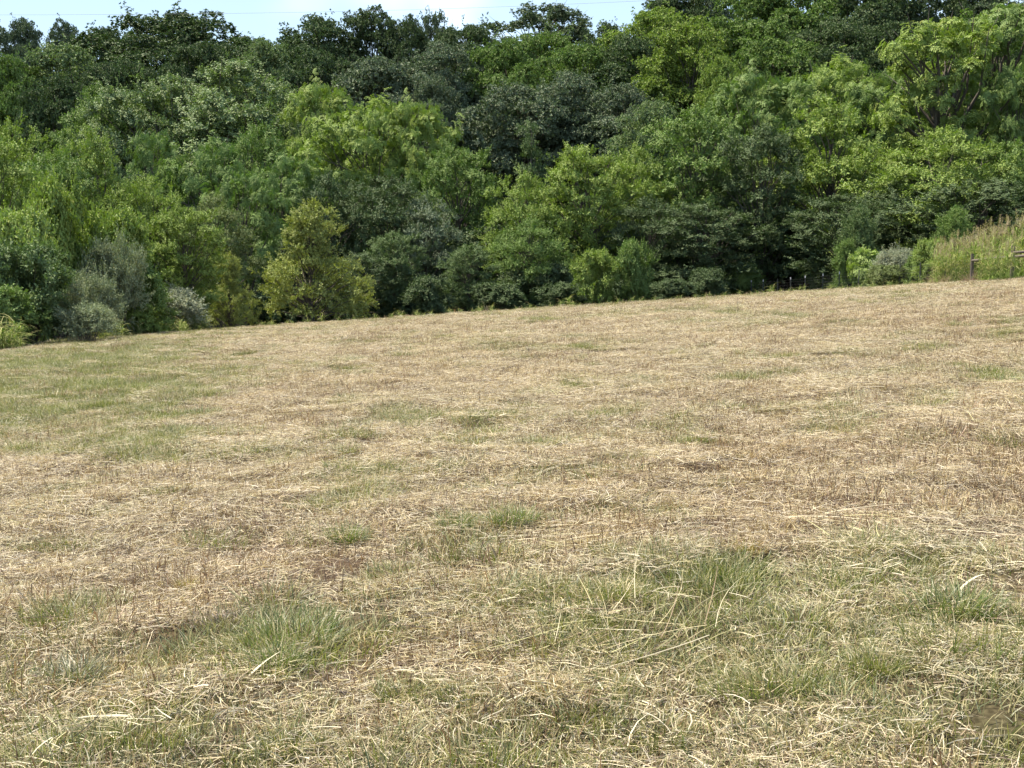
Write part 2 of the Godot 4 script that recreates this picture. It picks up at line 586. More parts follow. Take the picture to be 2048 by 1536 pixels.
func build_litter() -> void:
	rng.seed = 101
	var straw := leaf_mat(Color.WHITE, 0.55, Color(0.5, 0.46, 0.34), 0.5)
	var grass := leaf_mat(Color.WHITE, 0.5, Color(0.45, 0.6, 0.2), 0.5)
	var tint := func(x: float, d: float) -> Color:
		var br := browness(x, d)
		var g := greenness(x, d)
		var c := Color(1.0, 0.97, 0.90).lerp(Color(0.88, 0.78, 0.66), br * 0.6).lerp(Color(0.86, 0.90, 0.68), g * 0.5)
		return c * r(0.90, 1.19)
	var patches := []
	for k in 6:
		patches.append(straw_patch(780, 0.36, 0.105))
	scatter("cut_hay", "dry pale straw and cut hay lying over the mown field", patches, straw, func(x, d): return 0.96 - 0.62 * greenness(x, d), tint, 0.30, Vector2(0.85, 1.2))
	patches = []
	for k in 3:
		patches.append(stubble_patch(120, 0.34))
	scatter("stubble", "short reddish brown cut stalks standing in the mown field", patches, straw, func(x, d): return 0.15 + 0.6 * browness(x, d), tint, 0.34, Vector2(0.8, 1.25))
	patches = []
	var olive := [Color(0.135, 0.15, 0.046), Color(0.18, 0.18, 0.06), Color(0.095, 0.115, 0.036), Color(0.25, 0.22, 0.09), Color(0.15, 0.17, 0.075)]
	for k in 4:
		patches.append(grass_patch(380, 0.26, 0.04, 0.11, olive, 0.35))
	scatter("short_grass", "olive green stubble grass growing through the hay", patches, grass, func(x, d): return clampf(greenness(x, d) * 1.7 - 0.12, 0.0, 1.0), func(_x, _d): return Color(1, 1, 1) * r(0.8, 1.2), 0.24, Vector2(0.75, 1.2))
	patches = []
	for k in 4:
		patches.append(grass_patch(150, 0.11, 0.05, 0.125, olive, 0.3))
	scatter("grass_stools", "small olive grass stools standing up through the hay", patches, grass, func(x, d): return clampf(greenness(x, d) * 0.9 - 0.1, 0.0, 0.8), func(_x, _d): return Color(1, 1, 1) * r(0.75, 1.2), 0.26, Vector2(0.7, 1.5))
	patches = []
	for k in 4:
		patches.append(grass_patch(90, 0.10, 0.03, 0.085, [Color(0.50, 0.42, 0.26), Color(0.40, 0.33, 0.19), Color(0.24, 0.17, 0.10), Color(0.32, 0.29, 0.14), Color(0.13, 0.09, 0.06)], 0.4))
	scatter("dry_tufts", "small dry tan grass stools dotted over the mown field", patches, straw, func(x, d): return 0.5 - 0.2 * greenness(x, d), tint, 0.30, Vector2(0.7, 1.5))
	patches = []
	for k in 3:
		patches.append(grass_patch(110, 0.10, 0.025, 0.07, [Color(0.12, 0.085, 0.06), Color(0.20, 0.15, 0.105), Color(0.085, 0.06, 0.045), Color(0.28, 0.22, 0.16)], 0.1))
	scatter("dark_thatch", "small dark matted spots of old thatch in the field", patches, straw, func(x, d): return clampf(0.05 + 0.25 * browness(x, d) + 0.5 * fine_noise.get_noise_2d(x * 0.5 + 30.0, d * 0.5), 0.0, 0.5), tint, 0.40, Vector2(0.7, 1.5))
	patches = []
	for k in 5:
		patches.append(long_stems(26, 0.3))
	scatter("long_stalks", "long pale yellow cut stalks lying across the hay", patches, straw, func(x, d): return (0.06 + 0.34 * maxf(0.0, zone_noise.get_noise_2d(x * 2.0 + 70.0, d * 2.0))) * (1.0 - 0.85 * smoothstep(12.0, 26.0, d)), func(_x, _d): return Color(1, 1, 1) * r(0.85, 1.1), 0.42, Vector2(0.8, 1.3))

# ------------------------------------------------------------------ woods
func archetypes() -> Dictionary:
	return {
		"oak_a": {"gap": 0.5, "shoots": 1, "seed": 1, "H": 16.0, "W": 10.0, "base": 0.22, "clumps": 58, "clump": 1.5, "sprigs": 112, "style": "rosette", "leaf": 0.215, "shape": "round", "flat": 0.75},
		"oak_b": {"gap": 0.5, "shoots": 1, "seed": 2, "H": 16.0, "W": 12.0, "base": 0.2, "clumps": 68, "clump": 1.55, "sprigs": 108, "style": "rosette", "leaf": 0.21, "shape": "dome", "flat": 0.65},
		"oak_c": {"gap": 0.5, "shoots": 1, "seed": 3, "H": 17.0, "W": 8.0, "base": 0.2, "clumps": 54, "clump": 1.3, "sprigs": 104, "style": "rosette", "leaf": 0.2, "shape": "tall", "flat": 0.85},
		"fine": {"gap": 0.52, "seed": 4, "H": 17.0, "W": 11.0, "base": 0.15, "clumps": 74, "clump": 1.45, "sprigs": 70, "style": "alternate", "leaf": 0.21, "shape": "dome", "flat": 0.9, "inside": 0.6},
		"walnut_a": {"seed": 5, "H": 15.0, "W": 8.0, "base": 0.15, "clumps": 46, "clump": 1.25, "sprigs": 48, "style": "frond", "leaf": 0.21, "shape": "round", "flat": 0.42, "lift": 0.25},
		"walnut_b": {"seed": 6, "H": 16.0, "W": 10.0, "base": 0.12, "clumps": 62, "clump": 1.35, "sprigs": 46, "style": "frond", "leaf": 0.21, "shape": "dome", "flat": 0.4, "lift": 0.25},
		"edge_a": {"seed": 7, "H": 10.0, "W": 7.0, "base": 0.03, "clumps": 52, "clump": 0.95, "sprigs": 62, "style": "alternate", "leaf": 0.135, "shape": "round", "flat": 0.65},
		"edge_b": {"seed": 8, "H": 11.0, "W": 6.0, "base": 0.03, "clumps": 54, "clump": 0.9, "sprigs": 62, "style": "alternate", "leaf": 0.135, "shape": "tall", "flat": 0.7},
		"edge_c": {"seed": 9, "H": 12.0, "W": 9.0, "base": 0.02, "clumps": 66, "clump": 1.05, "sprigs": 64, "style": "alternate", "leaf": 0.145, "shape": "skirt", "flat": 0.55},
		"loose": {"seed": 10, "H": 6.5, "W": 5.4, "base": 0.02, "clumps": 84, "clump": 0.48, "sprigs": 24, "style": "alternate", "leaf": 0.105, "shape": "loose", "flat": 0.7, "lift": -0.1, "inside": 0.7},
		"silver": {"seed": 11, "H": 3.4, "W": 3.4, "base": 0.02, "clumps": 24, "clump": 0.46, "sprigs": 22, "style": "narrow", "leaf": 0.15, "shape": "round", "flat": 0.95, "stems": 5, "inside": 0.6, "shoots": 5},
		"bush": {"seed": 12, "H": 4.0, "W": 3.6, "base": 0.01, "clumps": 32, "clump": 0.42, "sprigs": 16, "style": "alternate", "leaf": 0.165, "shape": "round", "flat": 0.8, "stems": 5, "shoots": 4},
		"cone": {"seed": 13, "H": 10.0, "W": 5.5, "base": 0.05, "clumps": 70, "clump": 0.7, "sprigs": 34, "style": "alternate", "leaf": 0.13, "shape": "cone", "flat": 0.5, "trunk": 0.96},
		"column": {"seed": 14, "H": 4.5, "W": 1.9, "base": 0.01, "clumps": 26, "clump": 0.32, "sprigs": 15, "style": "narrow", "leaf": 0.14, "shape": "tall", "flat": 1.0, "trunk": 0.95, "shoots": 4},
		"sparse": {"seed": 15, "H": 17.0, "W": 9.0, "base": 0.3, "clumps": 60, "clump": 0.85, "sprigs": 24, "style": "rosette", "leaf": 0.22, "shape": "tall", "flat": 0.8, "inside": 0.7},
		"fork": {"seed": 16, "H": 19.0, "W": 10.0, "base": 0.25, "clumps": 56, "clump": 1.2, "sprigs": 40, "style": "frond", "leaf": 0.22, "shape": "round", "flat": 0.42, "lift": 0.25, "limb": 0.6},
		"sumac": {"seed": 17, "H": 2.3, "W": 1.8, "base": 0.1, "clumps": 22, "clump": 0.34, "sprigs": 12, "style": "frond", "leaf": 0.17, "shape": "round", "flat": 0.45, "lift": 0.1},
	}

func tints() -> void:
	leaf_mats = {
		"dark": leaf_mat(Color(0.090, 0.124, 0.054), 0.6, Color(0.20, 0.29, 0.09)),
		"blue": leaf_mat(Color(0.125, 0.160, 0.090), 0.6, Color(0.20, 0.28, 0.12)),
		"mid": leaf_mat(Color(0.158, 0.225, 0.066), 0.55, Color(0.28, 0.39, 0.11)),
		"grey": leaf_mat(Color(0.190, 0.245, 0.110), 0.55, Color(0.28, 0.37, 0.13)),
		"yel": leaf_mat(Color(0.220, 0.288, 0.074), 0.55, Color(0.36, 0.46, 0.11)),
		"glint": leaf_mat(Color(0.145, 0.180, 0.104), 0.55, Color(0.20, 0.28, 0.12), 0.28),
		"cool": leaf_mat(Color(0.120, 0.168, 0.066), 0.55, Color(0.25, 0.34, 0.11)),
		"olive": leaf_mat(Color(0.265, 0.300, 0.092), 0.55, Color(0.42, 0.47, 0.12)),
		"olive2": leaf_mat(Color(0.165, 0.200, 0.078), 0.55, Color(0.28, 0.35, 0.11)),
		"silver": leaf_mat(Color(0.320, 0.340, 0.235), 0.7, Color(0.24, 0.28, 0.15), 0.15),
		"silver2": leaf_mat(Color(0.250, 0.282, 0.165), 0.7, Color(0.24, 0.30, 0.14), 0.15),
		"lime": leaf_mat(Color(0.255, 0.325, 0.100), 0.55, Color(0.40, 0.50, 0.13)),
	}

func build_woods() -> void:
	tints()
	bark = mat(Color(0.085, 0.07, 0.052), 0.9)
	var kinds := {}
	var recipes := archetypes()
	var sum := 0
	for k in recipes:
		kinds[k] = grow(recipes[k])
		sum += kinds[k].tris
	print("leaf triangles ", sum)
	# name, kind, tint, x, distance, height, width, category, label
	var rows := [
		["tree", "oak_c", "blue", -66.62, 168.0, 20.70, 8.96, "tree", "dark tree against the sky at the far left of the ridge"],
		["tree", "oak_a", "blue", -67.11, 160.0, 20.65, 9.60, "tree", "dark ridge tree cut by the left edge of the photo"],
		["tree", "oak_c", "blue", -62.71, 172.0, 20.18, 7.11, "tree", "narrow dark ridge tree, second from the left edge against the sky"],
		["tree", "oak_b", "dark", -43.36, 158.0, 22.27, 28.44, "tree", "broadest dark domed tree on the left of the ridge against the sky"],
		["tree", "oak_a", "dark", -52.42, 160.0, 20.00, 13.87, "tree", "dark tree on the left shoulder of the broad domed ridge tree"],
		["tree", "fine", "grey", -36.60, 166.0, 17.50, 12.17, "tree", "low pale grey-green ridge tree in the notch of open sky"],
		["tree", "oak_a", "dark", -24.11, 152.0, 20.69, 16.21, "tree", "dark round tree on the ridge just right of the sky notch"],
		["tree", "oak_c", "dark", -17.56, 154.0, 21.10, 12.32, "tree", "tall spiky dark ridge tree with two pointed tops left of centre"],
		["tree", "oak_c", "dark", -12.67, 152.0, 19.89, 9.12, "tree", "spiky dark ridge tree beside the thin-topped one"],
		["tree", "sparse", "blue", -10.09, 160.0, 19.66, 6.61, "tree", "thin-topped ridge tree with sky showing through its twigs"],
		["tree", "oak_b", "dark", -4.98, 150.0, 19.34, 13.00, "tree", "brownish green round ridge tree left of the tall airy tree"],
		["tree", "sparse", "blue", 4.85, 182.0, 18.87, 18.20, "tree", "tall airy grey tree rising behind the ridge, cut by the top edge"],
		["tree", "oak_b", "mid", 4.08, 148.0, 18.00, 13.81, "tree", "light round-topped tree on the ridge in front of the tall airy tree"],
		["tree", "oak_a", "dark", 11.87, 156.0, 17.23, 10.40, "tree", "dark ridge tree right of the tall airy tree, low against the sky"],
		["tree", "oak_a", "yel", 17.17, 146.0, 19.77, 15.57, "tree", "bright yellow-green ridge tree right of the last open sky"],
		["tree", "oak_c", "dark", 22.83, 176.0, 19.99, 16.43, "tree", "dark ridge tree behind the bright yellow-green one, cut by the top edge"],
		["tree", "oak_b", "mid", 29.16, 150.0, 21.84, 17.00, "tree", "pale green ridge tree beside the small sky hole"],
		["tree", "oak_a", "mid", 34.45, 148.0, 21.40, 15.79, "tree", "mid green ridge tree under the power line right of the sky hole"],
		["tree", "oak_c", "blue", 29.23, 185.0, 20.53, 9.87, "tree", "bluish far tree behind the small sky hole at the top edge"],
		["tree", "oak_b", "dark", 40.18, 146.0, 22.12, 18.49, "tree", "wide dark tree at the top edge, left of the tall forked tree"],
		["tree", "oak_a", "dark", 48.86, 150.0, 22.15, 16.00, "tree", "dark tree at the top edge directly behind the tall forked tree"],
		["tree", "oak_c", "blue", 58.38, 156.0, 19.72, 17.68, "tree", "dark bluish tree at the top edge above the forked tree's right limbs"],
		["tree", "oak_b", "dark", 64.02, 150.0, 19.35, 17.00, "tree", "dark tree cut by the top right corner of the photo"],
		["tree", "oak_b", "mid", -55.04, 134.0, 20.08, 10.72, "tree", "mid green tree below the ridge, cut by the left edge"],
		["tree", "oak_a", "grey", -49.93, 138.0, 20.12, 15.64, "tree", "grey-green wide tree just below the ridge on the far left"],
		["tree", "oak_a", "dark", -43.78, 118.0, 19.04, 10.23, "tree", "dark round tree with shaded base above the left thicket"],
		["tree", "oak_b", "dark", -42.01, 134.0, 19.08, 12.51, "tree", "dark tree in the shade below the broad domed ridge tree"],
		["tree", "oak_c", "grey", -27.92, 138.0, 19.59, 10.12, "tree", "grey-green tree below the sky notch beside the big pale double crown"],
		["tree", "oak_b", "dark", -35.92, 142.0, 19.91, 14.20, "tree", "shaded dark tree right below the broad domed ridge tree"],
		["tree", "oak_a", "dark", -21.20, 136.0, 18.35, 13.60, "tree", "very dark tree under the ridge above the bright small yellow-green crown"],
		["tree", "oak_b", "glint", -14.25, 134.0, 17.95, 15.19, "tree", "dark tree with whitish glinting leaves below the spiky ridge trees"],
		["tree", "oak_a", "glint", -7.67, 136.0, 18.28, 13.60, "tree", "glossy dark tree under the thin-topped ridge tree"],
		["tree", "oak_b", "mid", -1.34, 138.0, 18.31, 12.88, "tree", "mid green domed tree left below the tall airy tree"],
		["tree", "oak_a", "mid", 7.78, 136.0, 17.06, 12.69, "tree", "soft green tree under the ridge right of the tall airy tree"],
		["tree", "oak_c", "glint", -7.89, 122.0, 16.44, 8.95, "tree", "slim glossy dark tree behind the big feathery centre tree"],
		["tree", "oak_b", "glint", 0.79, 122.0, 15.59, 14.64, "tree", "big dull silvery dark tree in the centre above the small cone tree"],
		["tree", "oak_a", "glint", 5.85, 124.0, 15.70, 12.40, "tree", "dull dark tree between two silvery dark trees, centre right"],
		["tree", "oak_b", "glint", 10.31, 120.0, 15.14, 12.00, "tree", "silvery dark tree just left of the grey-green small crown, centre right"],
		["tree", "oak_a", "dark", 13.09, 138.0, 17.39, 14.72, "tree", "large dark shaded tree below the bright yellow-green ridge tree"],
		["tree", "oak_c", "yel", 18.41, 126.0, 19.94, 12.60, "tree", "tall bright yellow-green tree standing out on the right of the wooded slope"],
		["tree", "oak_a", "yel", 20.07, 116.0, 17.42, 7.73, "tree", "small bright yellow-green crown under the tall bright tree's right side"],
		["tree", "oak_b", "mid", 27.44, 130.0, 17.77, 14.73, "tree", "round mid green tree left of the two big dark trees, upper right"],
		["tree", "oak_b", "dark", 34.40, 130.0, 18.95, 16.47, "tree", "big very dark tree, left one of the dark pair upper right"],
		["tree", "oak_a", "dark", 39.94, 128.0, 18.56, 11.09, "tree", "very dark tree, right one of the dark pair beside the forked tree"],
		["tree", "oak_c", "dark", 49.32, 120.0, 19.42, 11.20, "tree", "dark tree at the right edge behind the forked tree"],
		["tree", "fine", "grey", -25.20, 112.0, 20.54, 19.41, "tree", "big pale fine-leaved tree, taller right dome of the pale pair"],
		["tree", "fine", "grey", -31.26, 110.0, 19.84, 15.40, "tree", "pale fine-leaved tree, lower left dome of the pale pair"],
		["tree", "fine", "mid", -37.33, 112.0, 19.06, 11.20, "tree", "mid green feathery tree left of the pale fine-leaved pair"],
		["tree", "walnut_a", "yel", -16.48, 106.0, 18.42, 9.19, "tree", "yellow-green small crown poking up right of the pale fine-leaved pair"],
		["tree", "walnut_b", "yel", -11.38, 100.0, 16.80, 12.25, "tree", "big yellow-green feathery tree left of centre, left half"],
		["tree", "walnut_a", "yel", -7.75, 99.0, 16.67, 8.09, "tree", "yellow-green feathery crown joined to the right of the big feathery tree"],
		["tree", "cone", "cool", 1.52, 98.0, 13.88, 6.86, "tree", "small dark cone-shaped tree in the shaded centre of the slope"],
		["tree", "oak_a", "grey", 12.82, 108.0, 14.56, 9.36, "tree", "grey-green round crown right of the centre, above the bright edge trees"],
		["tree", "walnut_a", "mid", 21.03, 106.0, 16.86, 9.89, "tree", "pointed yellow-green tree right of the small bright crown"],
		["tree", "walnut_b", "yel", 28.43, 108.0, 17.26, 13.68, "tree", "soft light tree with drooping sprays below the big dark pair"],
		["tree", "walnut_a", "mid", 24.76, 106.0, 16.15, 8.48, "tree", "light drooping crown between the pointed tree and the soft light tree"],
		["tree", "walnut_b", "mid", 32.38, 104.0, 16.69, 10.40, "tree", "light feathery tree leaning toward the tall forked tree's left side"],
		["tree", "fork", "yel", 33.85, 96.0, 19.80, 12.88, "tree", "tall forked tree with dark limbs showing at the upper right"],
		["tree", "fork", "mid", 40.66, 102.0, 20.87, 13.60, "tree", "tall open tree behind the forked tree, cut by the right edge"],
		["tree", "walnut_a", "mid", 38.16, 92.0, 16.50, 6.98, "tree", "light hanging crown at the right edge under the tall open tree"],
		["tree", "walnut_a", "mid", -26.98, 92.0, 15.35, 5.90, "tree", "small feathery green crown just above the left thicket's slope"],
		["tree", "walnut_b", "mid", -22.11, 90.0, 14.18, 8.40, "tree", "feathery dark green tree below the pale fine-leaved pair"],
		["tree", "edge_b", "mid", -19.67, 94.0, 15.53, 7.13, "tree", "mid green tree under the right foot of the pale pair"],
		["tree", "walnut_a", "mid", -17.61, 80.0, 10.95, 6.07, "tree", "drooping green crown directly left above the lone olive tree"],
		["tree", "walnut_b", "mid", -16.38, 88.0, 12.59, 7.70, "tree", "feathery green tree behind the lone olive tree's top"],
		["tree", "edge_a", "dark", -13.03, 86.0, 11.20, 8.03, "tree", "deep green tree right behind the lone olive tree"],
		["tree", "edge_b", "dark", -9.36, 88.0, 10.73, 8.73, "tree", "deep shaded tree beneath the big feathery tree"],
		["tree", "edge_a", "glint", -6.16, 86.0, 9.02, 7.02, "tree", "shaded tree with glinting leaves under the feathery crowns' right side"],
		["tree", "edge_b", "mid", -4.03, 92.0, 12.64, 7.51, "tree", "bright green mid-height tree right of the big feathery tree"],
		["tree", "edge_a", "yel", 0.85, 86.0, 10.31, 7.52, "tree", "yellow-green edge tree under the small cone-shaped tree"],
		["tree", "edge_b", "yel", 5.34, 88.0, 11.91, 8.21, "tree", "upright yellow-green edge tree with dark gaps, centre right"],
		["tree", "edge_a", "yel", 9.27, 92.0, 12.00, 8.05, "tree", "yellow-green edge tree right beside the upright one"],
		["tree", "edge_b", "mid", 13.82, 92.0, 14.45, 10.20, "tree", "broad mid green edge tree below the tall bright tree"],
		["tree", "edge_a", "dark", 9.77, 86.0, 7.99, 7.52, "tree", "dark edge tree with a deep shadow gap at its right"],
		["tree", "edge_b", "dark", 13.36, 84.0, 6.97, 8.33, "tree", "deep shaded edge tree left of the large layered edge tree"],
		["tree", "edge_c", "yel", 23.34, 90.0, 14.25, 14.17, "tree", "large layered yellow-topped edge tree above the wire fence"],
		["tree", "edge_b", "dark", 18.03, 88.0, 12.53, 8.21, "tree", "dark green edge tree just left of the large layered one"],
		["tree", "edge_a", "dark", 20.28, 92.0, 8.20, 8.59, "tree", "low dark edge tree at the left foot of the large layered one"],
		["tree", "edge_b", "dark", 21.93, 80.0, 6.84, 7.93, "tree", "shaded lower edge tree behind the wire fence posts"],
		["tree", "edge_a", "yel", 28.32, 80.0, 11.08, 11.20, "tree", "rounded yellow-green edge tree above the tall grass stand"],
		["tree", "edge_b", "mid", 32.79, 80.0, 9.83, 6.07, "tree", "mid green edge tree at the right edge above the seed heads"],
		["tree", "edge_b", "dark", 26.80, 82.0, 8.40, 8.13, "tree", "dark tree filling the gap left of the rounded yellow-green one"],
		["tree", "edge_b", "dark", 29.24, 76.0, 6.99, 9.75, "tree", "shaded base tree behind the tall grass seed heads"],
		["tree", "edge_b", "cool", -7.41, 76.0, 5.95, 4.43, "tree", "low bushy tree on the wood's edge right of the olive tree"],
		["tree", "edge_b", "cool", -2.74, 76.0, 4.84, 3.99, "tree", "low bushy tree at the wood's edge left of centre"],
		["tree", "edge_a", "mid", 1.22, 78.0, 6.55, 5.91, "tree", "taller bushy sapling at the wood's edge in the centre"],
		["sapling", "bush", "yel", 4.95, 70.0, 3.72, 2.85, "sapling", "bright bushy sapling at the crest, left of the bright pair"],
		["sapling", "bush", "mid", 7.06, 70.0, 4.16, 2.68, "sapling", "bright bushy sapling at the crest, right of the bright pair"],
		["bush", "bush", "dark", 8.80, 66.0, 1.52, 2.53, "bush", "low dark bush at the crest just right of the bright saplings"],
		["bush", "bush", "dark", 12.15, 74.0, 2.29, 2.84, "bush", "low shaded bush at the crest where the wire fence fades out"],
		["bush", "bush", "dark", -4.90, 72.0, 2.85, 3.45, "bush", "low shaded bush at the crest between the two bushy trees"],
		["bush", "bush", "dark", -0.72, 72.0, 2.14, 3.45, "bush", "low shaded bush at the crest under the central sapling"],
		["bush", "bush", "dark", 2.87, 72.0, 1.90, 3.10, "bush", "low dark bush at the crest left of the bright saplings"],
		["tree", "edge_b", "dark", -9.01, 74.0, 4.57, 4.75, "tree", "dark low tree tucked right behind the olive tree"],
		["sapling", "sumac", "mid", 16.16, 84.0, 2.67, 2.82, "sapling", "small feathery sapling at the left end of the wire fence"],
		["tree", "loose", "olive", -9.99, 60.0, 6.39, 6.45, "tree", "lone olive-yellow tree with loose branches just beyond the crest"],
		["tree", "edge_a", "olive2", -16.27, 66.0, 7.99, 6.16, "tree", "dull olive round tree between the left thicket and the lone olive tree"],
		["shrub", "column", "cool", 20.94, 73.0, 5.55, 2.80, "shrub", "grey-green columnar shrub with a pointed top behind the fence posts"],
		["shrub", "column", "mid", 19.98, 72.0, 3.45, 2.07, "shrub", "small green columnar shrub left of the tall pointed one"],
		["sapling", "sumac", "lime", 20.30, 69.0, 2.76, 2.31, "sapling", "bright yellow-green sapling with layered fronds behind the fence"],
		["shrub", "silver", "silver", 21.19, 66.0, 2.72, 3.00, "shrub", "round silvery grey shrub behind the fence posts"],
		["weed", "bush", "lime", 21.48, 62.0, 2.69, 1.96, "weed", "bright leafy weed between the silvery shrub and the tall grass"],
		["shrub", "column", "mid", 24.16, 66.0, 4.61, 2.53, "shrub", "slim green shrub rising behind the tall grass's left end"],
		["bush", "bush", "olive2", 19.18, 62.0, 1.42, 2.38, "bush", "low mixed green bush filling the gap under the silvery shrub"],
		["weed", "bush", "mid", 21.58, 64.0, 1.91, 1.84, "weed", "rough green weed between the silvery shrub and the bright leafy weed"],
		["bush", "bush", "cool", 21.99, 84.0, 1.63, 2.82, "bush", "low ragged bush behind the middle of the wire fence"],
		["bush", "bush", "mid", -15.95, 37.5, 2.18, 2.70, "bush", "dark bramble bush at the left edge above the arching grass"],
		["bush", "bush", "yel", -14.16, 47.0, 1.43, 2.03, "bush", "small bright bush peeping out between the lower silvery shrubs"],
		["tree", "edge_b", "yel", -20.70, 48.0, 8.69, 4.76, "tree", "tall light green tree cut by the left edge over the bright mound"],
		["tree", "edge_a", "yel", -23.78, 58.0, 11.14, 6.43, "tree", "tall light tree at the left edge, rear of the thicket"],
		["tree", "edge_b", "mid", -20.56, 54.0, 8.72, 5.35, "tree", "dull green tree inside the left thicket beside the bright one"],
		["tree", "edge_c", "yel", -19.22, 56.0, 9.82, 6.21, "tree", "bright yellow-green tree topping the left thicket"],
		["tree", "edge_a", "yel", -16.58, 55.0, 7.73, 5.13, "tree", "bright yellow-green tree on the right slope of the left thicket"],
		["tree", "edge_b", "yel", -14.67, 54.0, 5.92, 4.09, "tree", "bright small tree lower on the right slope of the left thicket"],
		["tree", "loose", "olive", -13.43, 57.0, 3.83, 3.13, "tree", "yellow-green low tree with drooping boughs at the right foot of the thicket"],
		["shrub", "bush", "lime", -17.03, 42.0, 5.14, 3.42, "shrub", "bright vine-draped mound at the left edge of the thicket"],
		["bush", "bush", "yel", -17.27, 46.0, 6.71, 3.31, "bush", "light green bush in the middle of the left thicket"],
		["bush", "bush", "yel", -16.00, 48.0, 5.50, 3.45, "bush", "light green bush behind the upper silvery shrub"],
		["shrub", "silver", "silver2", -15.18, 46.0, 4.52, 2.87, "shrub", "tall silvery shrub high in the left thicket"],
		["shrub", "silver", "silver2", -14.60, 41.0, 2.81, 2.55, "shrub", "wide silvery shrub leaning over the dark hollow"],
		["bush", "bush", "cool", -15.71, 39.0, 3.62, 3.36, "bush", "dark green bush above the dark hollow at the left edge"],
		["shrub", "silver", "silver", -14.66, 52.0, 2.44, 3.74, "shrub", "low rounded silvery shrub at the right foot of the thicket"],
		["bush", "bush", "mid", -15.00, 48.0, 3.08, 2.99, "bush", "dark shaded bush between the two lower silvery shrubs"],
		["shrub", "silver", "silver2", -13.60, 38.5, 1.56, 2.21, "shrub", "small grey shrub at the front right of the dark hollow"],
	]
	rng.seed = 55
	for row in rows:
		var k: Dictionary = kinds[row[1]]
		var t := thing(row[0], row[8], row[7], Vector3(row[3], ground_smooth(row[3], row[4]) - 0.05, -row[4]), r(0, TAU), "trees and shrubs round the mown field")
		var wide: float = row[6] / k.W
		t.scale = Vector3(wide, row[5] / k.H, wide)
		part("trunk" if k.stems == 1 else "stem", k.wood, bark, t)
		part("crown" if k.stems == 1 else "foliage", k.leaves, leaf_mats[row[2]], t, true)
	# the shaded undergrowth between the trees, nobody could count it
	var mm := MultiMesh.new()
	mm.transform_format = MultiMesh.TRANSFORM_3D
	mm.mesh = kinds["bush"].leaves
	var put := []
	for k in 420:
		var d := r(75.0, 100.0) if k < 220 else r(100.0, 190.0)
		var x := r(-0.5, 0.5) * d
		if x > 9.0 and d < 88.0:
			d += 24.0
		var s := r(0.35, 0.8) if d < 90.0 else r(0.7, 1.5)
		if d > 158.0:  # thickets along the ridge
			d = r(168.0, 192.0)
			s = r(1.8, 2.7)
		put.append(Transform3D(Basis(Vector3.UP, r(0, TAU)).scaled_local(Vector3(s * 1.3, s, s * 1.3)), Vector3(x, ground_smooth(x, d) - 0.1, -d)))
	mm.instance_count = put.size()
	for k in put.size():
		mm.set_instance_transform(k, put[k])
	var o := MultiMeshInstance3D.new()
	o.name = "undergrowth"
	o.multimesh = mm
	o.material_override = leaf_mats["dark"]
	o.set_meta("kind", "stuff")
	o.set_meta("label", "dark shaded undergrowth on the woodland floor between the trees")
	add_child(o)

